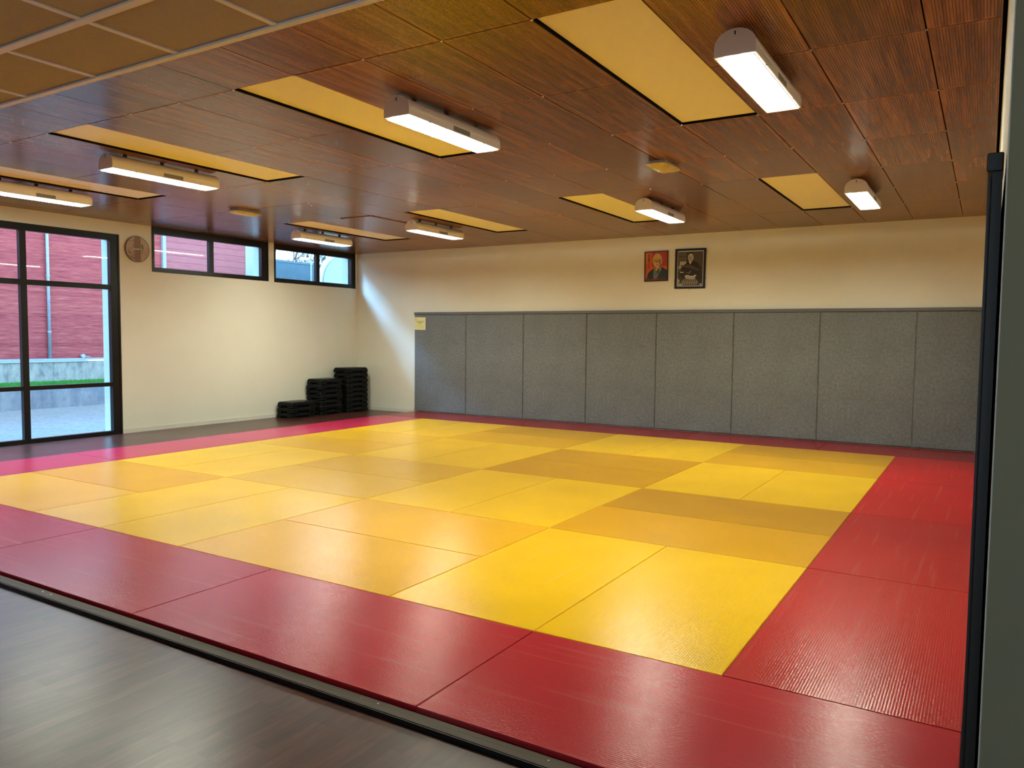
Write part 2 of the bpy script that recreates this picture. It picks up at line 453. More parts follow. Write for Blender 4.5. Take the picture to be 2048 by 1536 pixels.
# ------------------------------------------------------------------ windows and glazed doors
def glazing(name, y0, y1, z0, z1, fw_l, fw_r, fz0, fz1, mull, bars, label, sill=False):
    """frame flush with the inner wall; mull = list of (ya,yb), bars = list of (za,zb)"""
    root = empty(name, (XL-.05, (y0+y1)/2, z0)); root['kind'] = 'structure'; root['label'] = label
    ox, oy, oz = root.location
    bm = bmesh.new()
    def b(ya, yb, za, zb, xa=XL-.075, xb=XL+.006):
        box(bm, xa-ox, xb-ox, ya-oy, yb-oy, za-oz, zb-oz)
    b(y0, y0+fw_l, z0, z1); b(y1-fw_r, y1, z0, z1)
    b(y0+fw_l, y1-fw_r, z1-fz1, z1); b(y0+fw_l, y1-fw_r, z0, z0+fz0)
    # raised outer lip of the jambs
    b(y0, y0+.03, z0, z1, XL+.006, XL+.014); b(y1-.03, y1, z0, z1, XL+.006, XL+.014)
    mk('window_frame', bm, M['black_frame'], root)
    for (ya, yb) in mull:
        bm = bmesh.new(); b(ya, yb, z0+fz0, z1-fz1, XL-.07, XL+.001); mk('mullion', bm, M['black_frame'], root)
    ms = [(y0, y0+fw_l)] + mull + [(y1-fw_r, y1)]
    for k in range(len(ms)-1):
        for (za, zb) in bars:
            bm = bmesh.new(); b(ms[k][1], ms[k+1][0], za, zb, XL-.068, XL-.002); mk('glazing_bar', bm, M['black_frame'], root)
    zz = [(z0, z0+fz0)] + sorted(bars) + [(z1-fz1, z1)]
    for k in range(len(ms)-1):
        for q in range(len(zz)-1):
            bm = bmesh.new()
            b(ms[k][1]-.004, ms[k+1][0]+.004, zz[q][1]-.004, zz[q+1][0]+.004, XL-.040, XL-.034)
            mk('pane', bm, M['glass'], root)
    return root
glazing('door_1', -1.10, 3.69, 0, 3.11, .12, .145, .06, .10,
        [(-.40,-.314), (.914,1.0), (2.232,2.318)], [(.757,.817), (2.252,2.328)],
        'full height black framed glazed doors at the left edge of the picture')
glazing('window_1', 4.25, 6.632, 2.58, HC-.001, .045, .155, .075, .115, [(5.345,5.43)], [],
        'black framed high window beside the clock')
glazing('window_2', 6.775, 8.985, 2.575, HC-.001, .035, .12, .08, .11, [(7.865,7.955)], [],
        'black framed high window in the far left corner')
glazing('door_2', -4.75, -1.62, 0, 3.11, .1, .1, .06, .10, [(-3.2,-3.12)], [(.757,.817)],
        'glazed doors of the near room')

# ------------------------------------------------------------------ judo mats
def mat_mesh(name, lx, ly):
    bm = bmesh.new(); gp = .0016
    box(bm, -lx/2+gp, lx/2-gp, -ly/2+gp, ly/2-gp, 0, .04)
    ed = [e for e in bm.edges if all(v.co.z > .03 for v in e.verts) or (abs(e.verts[0].co.z-e.verts[1].co.z) > .01)]
    bmesh.ops.bevel(bm, geom=ed, offset=.003, segments=2, affect='EDGES')
    bmesh.ops.recalc_face_normals(bm, faces=bm.faces[:])
    me = bpy.data.meshes.new(name); bm.to_mesh(me); bm.free(); me.materials.append(M['mat'])
    return me
cache = {}
def put_mat(x0, x1, y0, y1, color, label, group):
    lx, ly = x1-x0, y1-y0
    long_x = lx >= ly
    L, W = (round(lx,3), round(ly,3)) if long_x else (round(ly,3), round(lx,3))
    if (L, W) not in cache: cache[(L, W)] = mat_mesh('judo_mat', L, W)
    o = new_obj('judo_mat', cache[(L, W)])
    o.location = ((x0+x1)/2, (y0+y1)/2, 0)
    o.rotation_euler = (0, 0, 0 if long_x else math.pi/2)
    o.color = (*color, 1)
    tag(o, label, 'mat', group)
    return o
YEL, YEL2 = (.82,.475,.001), (.70,.42,.002)
cols = ['rightmost column', 'second column from right', 'second column from left', 'leftmost column']
rows = ['front row', 'second row', 'third row', 'back row']
dark = {(0,1):((.68,.335,.001),(.55,.265,.001)), (0,3):((.68,.345,.001),(.60,.30,.001)), (1,2):((.60,.295,.001),(.59,.29,.001)),  # darker yellows: sheen difference between mat directions put into the colour
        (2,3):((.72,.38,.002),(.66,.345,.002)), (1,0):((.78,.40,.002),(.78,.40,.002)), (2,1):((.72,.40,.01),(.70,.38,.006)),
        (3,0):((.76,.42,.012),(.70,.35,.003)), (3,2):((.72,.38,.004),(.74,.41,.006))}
for bx in range(4):
    for by in range(4):
        X1, X0, Y0, Y1 = -2*bx, -2*bx-2, 2*by, 2*by+2
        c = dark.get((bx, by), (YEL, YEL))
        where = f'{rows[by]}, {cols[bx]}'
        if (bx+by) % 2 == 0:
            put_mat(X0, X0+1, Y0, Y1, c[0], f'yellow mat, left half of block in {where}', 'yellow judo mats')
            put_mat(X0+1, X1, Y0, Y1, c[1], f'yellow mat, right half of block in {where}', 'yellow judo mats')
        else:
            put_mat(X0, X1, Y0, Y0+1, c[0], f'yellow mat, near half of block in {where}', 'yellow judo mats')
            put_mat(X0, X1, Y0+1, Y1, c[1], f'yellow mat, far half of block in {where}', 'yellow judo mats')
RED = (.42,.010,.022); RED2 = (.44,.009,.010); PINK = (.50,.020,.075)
xs = [.962, -1, -3, -5, -7, -9]
nm = ['rightmost', 'second from right', 'middle one', 'second from left', 'leftmost']
for k in range(5):
    put_mat(xs[k+1], xs[k], -1, 0, RED, f'red border mat in the front row along the sill, {nm[k]}', 'red border mats')
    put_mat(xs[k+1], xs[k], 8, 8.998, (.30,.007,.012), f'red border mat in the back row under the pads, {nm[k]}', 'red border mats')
nn = ['nearest the camera', 'second from the camera', 'third from the camera', 'farthest from the camera']
for k in range(4):
    put_mat(0, .962, 2*k, 2*k+2, RED2 if k < 2 else (.52,.007,.007), f'red border mat in the right column, {nn[k]}', 'red border mats')
    put_mat(-9, -8, 2*k, 2*k+2, PINK, f'pinkish red border mat in the left column, {nn[k]}', 'red border mats')

# wooden edge strip in front of the mats
def stripe_wood():
    t = NT('worn_wood_edge'); v = t.coords((.6, 45, 10)); g_ = t.noise(v, 3, 5, .6)
    return t.setb(color=t.ramp(g_, [(.3,(.030,.018,.010)),(.7,(.095,.066,.040))]), rough=.5, spec=.2)
M['edge_wood'] = stripe_wood()
M['edge_dark'] = simple('black_edge_face', (.008,.006,.006), .5)
sr = empty('edge_strip', (-4.8, -1.045, 0))
tag(sr, 'long dark wooden edge strip running in front of the red mats', 'edge strip')
bm = bmesh.new(); box(bm, -5.8, 5.8, -.040, .033, .0, .024)
bmesh.ops.bevel(bm, geom=[e for e in bm.edges if all(v.co.z > .02 for v in e.verts)], offset=.003, segments=2, affect='EDGES')
mk('wood_strip', bm, M['edge_wood'], sr)
bm = bmesh.new(); box(bm, -5.8, 5.8, -.044, -.0402, 0, .0215); mk('dark_face', bm, M['edge_dark'], sr)
for xx in (-1.27, -1.173, -.342, -3.833, -3.74, -2.5, -5.2):
    bm = bmesh.new(); cyl(bm, (xx+4.8, .006, .022), (xx+4.8, .006, .0252), .005, .0045, 10); mk('screw', bm, M['chrome'], sr)

# ------------------------------------------------------------------ wall pads
def pad_bm(x0, x1, d, z0, z1):
    bm = bmesh.new(); box(bm, x0+.004, x1-.004, -d, 0, z0, z1)
    ed = [e for e in bm.edges if all(v.co.y < -d+.001 for v in e.verts)]
    bmesh.ops.bevel(bm, geom=ed, offset=.009, segments=3, affect='EDGES')
    return bm
px = [-9.0 if k == 0 else -9.0277+1.3063*k for k in range(8)] + [.962]
pn = ['leftmost, behind the yellow notice', 'second from left', 'third from left', 'fourth from left', 'fourth from right', 'third from right', 'second from right', 'narrow, at the right end']
for k in range(8):
    o = mk('wall_pad', pad_bm(px[k]-px[k], px[k+1]-px[k], .036, .052, 2.008), M['pad'])
    o.location = (px[k], YB-.002, 0)
    tag(o, f'mottled grey wall pad on the far wall, {pn[k]}', 'wall pad', 'grey wall pads on the far wall')
bm = bbox_mesh(-9.0, .962, -.048, 0, 2.012, 2.06, .003, 1)
o = mk('pad_rail', bm, M['pad_trim']); o.location = (0, YB-.002, 0)
tag(o, 'long grey rail capping the pads on the far wall', 'rail')
# right wall pads (seen edge-on from the doorway)
ys = [-1.30+1.285*k for k in range(9)]; ys[8] = 8.985
rn = ['nearest the camera, with black end', 'second from the camera', 'third from the camera', 'fourth from the camera', 'fourth from the far corner', 'third from the far corner', 'second from the far corner', 'in the far corner']
for k in range(8):
    bm = pad_bm(0, ys[k+1]-ys[k], .030, .052, 2.0)
    # rotate so the pad faces -x and runs along +y
    bmesh.ops.transform(bm, matrix=Matrix(((0,1,0,0),(1,0,0,0),(0,0,1,0),(0,0,0,1))), verts=bm.verts[:])
    o = mk('wall_pad', bm, M['pad'] if k else M['pad_end']); o.location = (1.001, ys[k], 0)
    tag(o, f'dark grey wall pad on the right wall, {rn[k]}', 'wall pad', 'wall pads on the right wall')
bm = bbox_mesh(-.036, -.001, 0, 10.28, 2.0, 2.045, .003, 1)
o = mk('pad_rail', bm, M['pad_end']); o.location = (1.003, -1.302, 0)
tag(o, 'black rail capping the pads on the right wall, seen end-on', 'rail')

# ------------------------------------------------------------------ lamps
LW, LL, LZ0, LZ1 = .226, 1.20, 3.15, 3.292
def lamp_profile(sc=1.0, n=18):
    hw = LW/2*sc; zc = .052
    pts = [(-hw, 0), (-hw, zc)]
    for k in range(1, n):
        a = math.pi - math.pi*k/n
        pts.append((hw*math.cos(a), zc + (LZ1-LZ0-zc)*sc*math.sin(a)))
    pts += [(hw, zc), (hw, 0)]
    return pts
def make_lamp():
    root = empty('ceiling_lamp', (0, 0, HC))
    zb = LZ0-HC
    pr = lamp_profile()
    bm = bmesh.new()      # shell
    y0, y1 = -LL/2+.012, LL/2-.012
    A = [bm.verts.new((x, y0, z+zb)) for x, z in pr]; B = [bm.verts.new((x, y1, z+zb)) for x, z in pr]
    pi_ = lamp_profile(.965)
    Ai = [bm.verts.new((x, y0, z+zb)) for x, z in pi_]; Bi = [bm.verts.new((x, y1, z+zb)) for x, z in pi_]
    for k in range(len(pr)-1):
        bm.faces.new((A[k], A[k+1], B[k+1], B[k])); bm.faces.new((Ai[k+1], Ai[k], Bi[k], Bi[k+1]))
    for e in (0, -1): bm.faces.new((A[e], B[e], Bi[e], Ai[e]))
    mk('housing', bm, M['lamp_body'], root)
    bm = bmesh.new()      # fold lip along both lower edges
    for s in (-1, 1): box(bm, s*LW/2-.004, s*LW/2+.004, y0, y1, zb+.0005, zb+.004)
    for s in (-1, 1): box(bm, s*(LW/2+.0015)-.0015, s*(LW/2+.0015)+.0015, y0, y1, zb+.05, zb+.053)
    mk('edge_lip', bm, M['lamp_body'], root)
    for s in (-1, 1):     # end caps
        bm = bmesh.new(); yy = s*LL/2
        pe = lamp_profile(1.02)
        a = [bm.verts.new((x, yy, z+zb)) for x, z in pe]; b = [bm.verts.new((x, yy-s*.014, z+zb)) for x, z in pe]
        bm.faces.new(a if s < 0 else a[::-1]); bm.faces.new(b if s > 0 else b[::-1])
        for k in range(len(pe)): bm.faces.new((a[k], a[(k+1) % len(pe)], b[(k+1) % len(pe)], b[k]))
        c = mk('end_cap', bm, M['lamp_body'], root)
        bm = bmesh.new(); cyl(bm, (0, yy, zb+.098), (0, yy+s*.006, zb+.098), .011, .009, 16); mk('knob', bm, M['louvre'], c)
        bm = bmesh.new(); box(bm, -.0035, .0035, min(yy, yy+s*.0015), max(yy, yy+s*.0015), zb+.108, zb+.130); mk('slot', bm, M['black'], c)
    bm = bmesh.new(); box(bm, -LW/2+.008, LW/2-.008, -LL/2+.016, LL/2-.016, zb+.001, zb+.004)
    mk('diffuser_sheet', bm, M['soft_glow'], root)
    for s in (-1, 1):     # the two tubes showing through, slightly proud of the sheet
        bm = bmesh.new(); xa, hw = s*.042, .030
        ya, yb_ = -LL/2+.03, LL/2-.09
        lo = [bm.verts.new(p) for p in ((xa-hw+.012, ya, zb-.005), (xa+hw-.012, ya, zb-.005), (xa+hw-.012, yb_, zb-.005), (xa-hw+.012, yb_, zb-.005))]
        hi = [bm.verts.new(p) for p in ((xa-hw, ya, zb+.0008), (xa+hw, ya, zb+.0008), (xa+hw, yb_, zb+.0008), (xa-hw, yb_, zb+.0008))]
        bm.faces.new(lo[::-1])
        for k in range(4): bm.faces.new((lo[k], lo[(k+1) % 4], hi[(k+1) % 4], hi[k]))
        me = bpy.data.meshes.new('glowing_tube')
        for f_ in bm.faces:
            f_.normal_update()
            if f_.normal.z > 0: f_.normal_flip()
        bm.to_mesh(me); bm.free(); me.materials.append(M['tube']); new_obj('glowing_tube', me, root)
    bm = bmesh.new()
    n = 46
    for k in range(n+1):
        y = -LL/2+.016+(LL-.032)*k/n; box(bm, -LW/2+.006, LW/2-.006, y-.0024, y+.0024, zb-.0085, zb-.0062)
    for k in range(9):
        x = -LW/2+.008+(LW-.016)*k/8; box(bm, x-.0018, x+.0018, -LL/2+.016, LL/2-.016, zb-.0085, zb-.0062)
    mk('louvre', bm, M['louvre'], root)
    bm = bmesh.new(); box(bm, LW/2-.001, LW/2+.0008, -.06, .16, zb+.008, zb+.046); mk('side_plate', bm, M['lamp_label'], root)
    for yy in (-LL/2+.2, 0, LL/2-.2):
        bm = bmesh.new(); cyl(bm, (0, yy, zb+LZ1-LZ0-.003), (0, yy, 0), .02, .02, 10)
        mk('mounting_stud', bm, M['black_frame'], root)
    for s in (-.25, .25):
        bm = bmesh.new(); cyl(bm, (LW/2-.002, s*LL*1.2, zb+.001), (LW/2+.003, s*LL*1.2, zb+.001), .006, .006, 8); mk('catch', bm, M['black_frame'], root)
    return root
lamp0 = make_lamp()
LP = [(-.262, 1.45, 'lit ceiling lamp at upper right, largest and nearest, right of large cream panel'),
      (-2.665, 1.46, 'lit ceiling lamp, near row second from right, overlapping a cream panel'),
      (-6.245, 1.47, 'lit ceiling lamp, near row third from right, in front of upper left cream panel'),
      (-8.585, 1.44, 'lit ceiling lamp cut off by the left edge of the photo'),
      (-.265, 6.09, 'lit ceiling lamp of the far row, rightmost, near the right wall'),
      (-2.66, 6.11, 'lit ceiling lamp of the far row, second from right, above the two portraits'),
      (-6.36, 6.22, 'lit ceiling lamp of the far row, third from right, below a cream panel'),
      (-8.70, 6.15, 'lit ceiling lamp of the far row, leftmost, above the corner window')]
for k, (x, y, lb) in enumerate(LP):
    o = lamp0 if k == 0 else copy_tree(lamp0)
    o.location = (x, y, HC)
    tag(o, lb, 'lamp', 'half round ceiling lamps')

# emergency luminaires
def make_em():
    root = empty('emergency_light', (0, 0, HC))
    bm = bbox_mesh(-.085, .085, -.185, .185, -.026, .003, .006, 2); mk('base', bm, M['lum_base'], root)
    bm = bmesh.new()
    rings = [(.112,.222,-.026),(.116,.226,-.034),(.108,.214,-.044),(.07,.16,-.060),(.035,.09,-.067)]
    prev = None
    for hx, hy, z in rings:
        ring = []
        for q in range(32):
            a = 2*math.pi*q/32; c, s = math.cos(a), math.sin(a)
            p = .35
            ring.append(bm.verts.new((hx*math.copysign(abs(c)**p, c), hy*math.copysign(abs(s)**p, s), z)))
        if prev:
            for q in range(32): bm.faces.new((prev[q], prev[(q+1)%32], ring[(q+1)%32], ring[q]))
        else: bm.faces.new(ring[::-1])
        prev = ring
    bm.faces.new(prev)
    d = mk('diffuser', bm, M['diffuser'], root, True)
    bm = bmesh.new(); box(bm, -.085, .03, -.13, .01, -.062, -.058)
    s = mk('tinted_film', bm, M['green_film'], d)
    return root
em = make_em(); em.location = (-1.81, 3.90, HC)
tag(em, 'small emergency light with yellow green cover, right of centre on the ceiling', 'emergency light', 'emergency lights on the wood ceiling')
e2 = copy_tree(em); e2.location = (-7.92, 3.89, HC)
tag(e2, 'small flat cream emergency light on ceiling above the high window beside the clock', 'emergency light', 'emergency lights on the wood ceiling')
for ch in e2.children_recursive:
    if ch.name.startswith('tinted_film'): bpy.data.objects.remove(ch)

# ------------------------------------------------------------------ stacked steps
SL, SW, SH = .635, .41, .1015      # length (y), width (x), stacking height
def ring_pts(hx, hy, r, n=4):
    out = []
    for cx, cy, a0 in ((hx-r, hy-r, 0), (-hx+r, hy-r, 90), (-hx+r, -hy+r, 180), (hx-r, -hy+r, 270)):
        for k in range(n+1):
            a = math.radians(a0+90*k/n); out.append((cx+r*math.cos(a), cy+r*math.sin(a)))
    return out
def loft(bm, levels):
    prev = None
    for hx, hy, r, z in levels:
        ring = [bm.verts.new((x, y, z)) for x, y in ring_pts(hx, hy, r)]
        if prev:
            n = len(ring)
            for q in range(n): bm.faces.new((prev[q], prev[(q+1)%n], ring[(q+1)%n], ring[q]))
        else: bm.faces.new(ring[::-1])
        prev = ring
    bm.faces.new(prev)
def make_step():
    root = empty('aerobic_step')
    hx, hy = SW/2, SL/2
    bm = bmesh.new()       # upper platform with a shoulder
    loft(bm, [(hx-.010, hy-.010, .03, .030), (hx-.003, hy-.003, .04, .034), (hx-.003, hy-.003, .04, .062), (hx-.012, hy-.012, .04, .082), (hx-.024, hy-.024, .035, .098), (hx-.03, hy-.03, .035, .100)])
    mk('platform', bm, M['step'], root)
    bm = bmesh.new(); loft(bm, [(hx-.034, hy-.034, .03, .0995), (hx-.036, hy-.036, .03, .1012)]); mk('tread', bm, M['step_top'], root)
    for sx in (-1, 1):
        for sy in (-1, 1):
            bm = bmesh.new(); loft(bm, [(.062, .088, .028, 0), (.060, .086, .028, .012), (.058, .084, .028, .032)])
            bmesh.ops.translate(bm, vec=(sx*(hx-.064), sy*(hy-.090), 0), verts=bm.verts[:])
            mk('foot', bm, M['step'], root)
    bm = bmesh.new(); loft(bm, [(hx-.035, hy-.035, .02, .006), (hx-.035, hy-.035, .02, .031)]); mk('inner_web', bm, M['grey_step'], root)
    return root
st0 = make_step(); first = True
stacks = [(-10.335, 7.06, 3, 'left short stack'), (-10.345, 7.825, 7, 'middle stack'), (-10.305, 8.535, 9, 'tall right stack')]
ordn = ['bottom', 'second from bottom', 'third from bottom', 'fourth from bottom', 'fifth from bottom', 'sixth from bottom', 'seventh from bottom', 'eighth from bottom', 'topmost']
rnd = random.Random(3)
for cx, cy, n, nm_ in stacks:
    for k in range(n):
        o = st0 if first else copy_tree(st0); first = False
        loose = .018 if n < 9 else .004
        o.location = (cx+rnd.uniform(-loose, loose)*.8, cy+rnd.uniform(-loose, loose)*.8, k*SH)
        o.rotation_euler = (0, 0, rnd.uniform(-1, 1)*(.05 if n == 7 else .03 if n == 3 else .006))
        if n == 3: o.location.x += (.0, .0, .012)[k]; 
        pos = 'topmost' if k == n-1 else ordn[k]
        tag(o, f'black plastic aerobic step, {pos} of the {nm_} by the left wall', 'aerobic step', 'stacked black aerobic steps')

# ------------------------------------------------------------------ clock
def disc(bm, r, x, n=64, cy=0, cz=0, mi=0):
    f = bm.faces.new([bm.verts.new((x, cy+r*math.cos(2*math.pi*k/n), cz+r*math.sin(2*math.pi*k/n))) for k in range(n)]); f.material_index = mi
ck = empty('wall_clock', (XL, 3.985, 2.913))
tag(ck, 'round brown clock with leaf pattern on wall beside the glazed doors', 'clock')
CR = .205
M['clock_rim'] = simple('clock_rim_brown', (.14,.075,.025), .4)
M['clock_pale'] = simple('clock_pale', (.46,.34,.21), .35, var=.05)
M['clock_brown'] = simple('clock_brown_band', (.24,.125,.05), .35, var=.05)
M['clock_green'] = simple('clock_leaf_green', (.07,.19,.015), .4, var=.15)
M['clock_dark'] = simple('clock_dark_print', (.035,.014,.010), .5)
M['hand'] = simple('white_clock_hand', (.85,.78,.70), .35)
bm = bmesh.new(); cyl(bm, (0,0,0), (.03,0,0), CR-.003, CR, 64); mk('case', bm, M['clock_rim'], ck)
def band(bm, x, r, ya, yb, mi, n=24):
    top = []; bot = []
    for k in range(n+1):
        y = ya+(yb-ya)*k/n; z = math.sqrt(max(0, r*r-y*y)); top.append((x, y, z)); bot.append((x, y, -z))
    pts = top+bot[::-1]
    vs = []
    for p in pts:
        if not vs or (Vector(p)-vs[-1].co).length > 1e-5: vs.append(bm.verts.new(p))
    f = bm.faces.new(vs); f.material_index = mi
bm = bmesh.new(); r_ = CR-.011
band(bm, .0312, r_, -r_, -.045, 0); band(bm, .0312, r_, -.045, .055, 1); band(bm, .0312, r_, .055, r_, 0)
def blob(bm, y, z, a, b, rot, x=.0318, mi=0, n=12):
    c, s = math.cos(rot), math.sin(rot)
    f = bm.faces.new([bm.verts.new((x, y+a*math.cos(t)*c-b*math.sin(t)*s, z+a*math.cos(t)*s+b*math.sin(t)*c)) for t in [2*math.pi*k/n for k in range(n)]]); f.material_index = mi
rr = random.Random(5)
for k in range(13): blob(bm, -.055+rr.uniform(-.008,.008), .15-.025*k, .012, .006, rr.uniform(.8,2.2), mi=3)
for k in range(26):
    a = rr.uniform(-.15, .13); w_ = math.sqrt(r_*r_-a*a)
    blob(bm, rr.uniform(-w_+.015, -.07), a, rr.uniform(.006,.014), .0045, rr.uniform(0,3), mi=3)
lp = [(.062,.075),(.075,.085),(.09,.08),(.098,.055),(.099,.02),(.095,-.01),(.085,-.045),(.062,-.085),(.078,-.04),(.086,-.01),(.082,.01),(.068,.02),(.062,.045)]
f = bm.faces.new([bm.verts.new((.0318, y, z)) for y, z in lp]); f.material_index = 2
mk('dial', bm, [M['clock_pale'], M['clock_brown'], M['clock_green'], M['clock_dark']], ck)
def hand(name, L, w_, ang, x):
    bm = bmesh.new(); c, s = math.cos(ang), math.sin(ang)
    def P(u, v): return (x, u*c-v*s, u*s+v*c)
    quad(bm, [P(-.02,-w_), P(L,-w_*.5), P(L,w_*.5), P(-.02,w_)]); quad(bm, [tuple(Vector(p)+Vector((.0012,0,0))) for p in (P(-.02,-w_), P(L,-w_*.5), P(L,w_*.5), P(-.02,w_))])
    mk(name, bm, M['hand'], ck)
hand('hour_hand', .072, .008, math.radians(183), .0345)
hand('minute_hand', .055, .0055, math.radians(8), .0365)
bm = bmesh.new(); cyl(bm, (.031,0,0), (.039,0,0), .007, .006, 16); mk('hub', bm, M['hand'], ck)

# ------------------------------------------------------------------ portraits and notice on the far wall
def P2(bm, pts, lay, mi, W, H):
    f = bm.faces.new([bm.verts.new((u*W, -.0004*lay, v*H)) for u, v in pts]); f.material_index = mi
def ell(u, v, a, b, rot=0, n=20, t0=0, t1=2*math.pi):
    c, s = math.cos(rot), math.sin(rot); m = n if t1-t0 > 6.2 else n+1
    out = []
    for k in range(m):
        t = t0+(t1-t0)*k/n; out.append((u+a*math.cos(t)*c-b*math.sin(t)*s, v+a*math.cos(t)*s+b*math.sin(t)*c))
    return out
def frame(root, W, H, fw, d, mat):
    bm = bmesh.new()
    box(bm, 0, fw, -d, 0, 0, H); box(bm, W-fw, W, -d, 0, 0, H); box(bm, fw, W-fw, -d, 0, 0, fw); box(bm, fw, W-fw, -d, 0, H-fw, H)
    mk('picture_frame', bm, mat, root)
def col(name, c, r=.6): return simple(name, c, r, var=.05, scale=20)
W1, H1 = .418, .505
p1 = empty('framed_portrait', (-4.044, YB-.001, 2.543)); p1.rotation_euler = (0, math.radians(-.6), 0)
tag(p1, 'small framed orange red portrait of an elderly person with a moustache', 'picture', 'framed portraits on the far wall')
frame(p1, W1, H1, .013, .018, M['black_frame'])
bm = bmesh.new(); box(bm, .008, W1-.008, -.006, -.001, .008, H1-.008); 
pm = [col('print_orange', (.62,.11,.035)), col('print_deep_red', (.42,.045,.025)), col('print_skin', (.62,.38,.10)), col('print_skin_shadow', (.30,.15,.05)),
      col('print_navy', (.022,.036,.045)), col('print_blue_grey', (.15,.20,.21)), col('print_hair', (.46,.42,.22)), col('print_ink', (.03,.01,.008)), col('print_maroon', (.16,.035,.03)), col('print_pale', (.66,.60,.42)), col('print_lime', (.55,.25,.06))]
L0 = 16
def q(pts, lay, mi): P2(bm, pts, L0+lay, mi, W1, H1)
q([(.03,.03),(.97,.03),(.97,.97),(.03,.97)], 0, 0)
q([(.32,.5),(.97,.5),(.97,.97),(.32,.97)], 1, 1)
q([(.05,.6),(.14,.6),(.14,.93),(.05,.93)], 1, 10)
# robe
q([(.09,.09),(.14,.27),(.22,.34),(.40,.43),(.62,.46),(.74,.47),(.86,.41),(.97,.36),(.97,.09)], 2, 4)
q([(.38,.09),(.38,.33),(.41,.47),(.56,.25),(.66,.46),(.74,.50),(.70,.36),(.60,.22),(.53,.09)], 3, 5)
# neck, head
q([(.43,.44),(.49,.28),(.66,.48),(.62,.56),(.44,.55)], 4, 3)
q([(.47,.43),(.485,.32),(.60,.43),(.58,.5),(.46,.5)], 5, 2)
q(ell(.545,.70,.205,.225), 4.6, 6)
q(ell(.73,.66,.05,.085,-.2), 4.3, 3)
q(ell(.525,.675,.17,.205), 5.6, 2)
q(ell(.655,.64,.035,.12,-.1), 6.2, 3)
q([(.37,.60),(.46,.52),(.60,.50),(.68,.56),(.66,.62),(.40,.64)], 5.3, 2)
for eu in (.445, .575):
    q(ell(eu,.685,.045,.012), 7, 7); q([(eu-.055,.715),(eu+.05,.705),(eu+.05,.718),(eu-.05,.730)], 7, 3)
q([(.505,.69),(.535,.69),(.55,.61),(.53,.59),(.49,.60)], 7, 3)
q([(.40,.555),(.46,.595),(.52,.60),(.60,.58),(.63,.54),(.53,.565),(.46,.55)], 8, 9)
q(ell(.525,.545,.05,.012), 8, 8)
q([(.40,.52),(.48,.54),(.60,.485),(.72,.375),(.70,.37),(.58,.465),(.47,.505)], 9, 9)
q([(.03,.03),(.97,.03),(.97,.09),(.03,.09)], 9, 8)
for k in range(9): q([(.33+.035*k,.05),(.355+.035*k,.05),(.355+.035*k,.066),(.33+.035*k,.066)], 10, 3)
# vertical row of six brush written signs
def st(u0, v0, u1, v1, w_, lay=10, mi=7):
    dx, dy = u1-u0, v1-v0; L = math.hypot(dx, dy) or 1; nx, ny = -dy/L*w_, dx/L*w_
    q([(u0+nx,v0+ny),(u1+nx,v1+ny),(u1-nx,v1-ny),(u0-nx,v0-ny)], lay, mi)
gx_, s_ = .19, .032
for k in range(6):
    cy_ = .87-.076*k
    if k in (0, 5):
        st(gx_, cy_+s_, gx_, cy_-s_*.2, .007); st(gx_-s_*.7, cy_+s_*.5, gx_+s_*.7, cy_+s_*.5, .006); st(gx_-s_*.6, cy_, gx_+s_*.6, cy_, .006); st(gx_-s_*.8, cy_-s_*.7, gx_+s_*.8, cy_-s_*.7, .006)
        st(gx_-s_*.6, cy_, gx_-s_*.6, cy_-s_*.7, .006); st(gx_+s_*.6, cy_, gx_+s_*.6, cy_-s_*.7, .006)
    elif k in (1, 4):
        st(gx_, cy_+s_*.7, gx_-s_, cy_-s_*.7, .007); st(gx_, cy_+s_*.7, gx_+s_, cy_-s_*.7, .007)
        if k == 1: st(gx_-s_*.5, cy_-s_*.1, gx_+s_*.5, cy_-s_*.1, .006)
    elif k == 2:
        for a, b in (((-1,.8),(1,.8)), ((-1,-.8),(1,-.8)), ((-1,.8),(-1,-.8)), ((1,.8),(1,-.8)), ((-.4,.3),(.4,.3)), ((-.4,-.3),(.4,-.3)), ((-.4,.3),(-.4,-.3)), ((.4,.3),(.4,-.3))):
            st(gx_+a[0]*s_, cy_+a[1]*s_, gx_+b[0]*s_, cy_+b[1]*s_, .006)
    else:
        st(gx_-s_*.8, cy_+s_*.7, gx_-s_*.8, cy_-s_*.7, .007); st(gx_-s_*.8, cy_, gx_+s_*.3, cy_-s_*.7, .006); st(gx_, cy_+s_*.4, gx_+s_*.9, cy_-s_*.6, .007)
mk('print', bm, pm, p1)

W2, H2 = .518, .655
p2 = empty('framed_photograph', (-3.507, YB-.001, 2.413)); p2.rotation_euler = (0, math.radians(.5), 0)
tag(p2, 'larger black framed black and white photograph of a seated person in dark robes', 'picture', 'framed portraits on the far wall')
frame(p2, W2, H2, .033, .022, M['black_frame'])
bm = bmesh.new(); box(bm, .02, W2-.02, -.006, -.001, .02, H2-.02)
pm2 = [col('photo_mount', (.60,.58,.52)), col('photo_dark', (.045,.038,.030)), col('photo_black', (.016,.013,.010)), col('photo_mid', (.13,.115,.09)), col('photo_light', (.42,.39,.30)), col('photo_pale', (.66,.63,.52)), col('photo_brown', (.085,.065,.05))]
def q(pts, lay, mi): P2(bm, pts, L0+lay, mi, W2, H2)
q([(.06,.05),(.94,.05),(.94,.95),(.06,.95)], 0, 0)
q([(.09,.075),(.905,.075),(.905,.925),(.09,.925)], 1, 1)
q([(.11,.70),(.36,.70),(.36,.91),(.11,.91)], 2, 3)
for u in (.19, .27): q([(u,.70),(u+.012,.70),(u+.012,.91),(u,.91)], 3, 2)
q([(.11,.80),(.36,.80),(.36,.812),(.11,.812)], 3, 2)
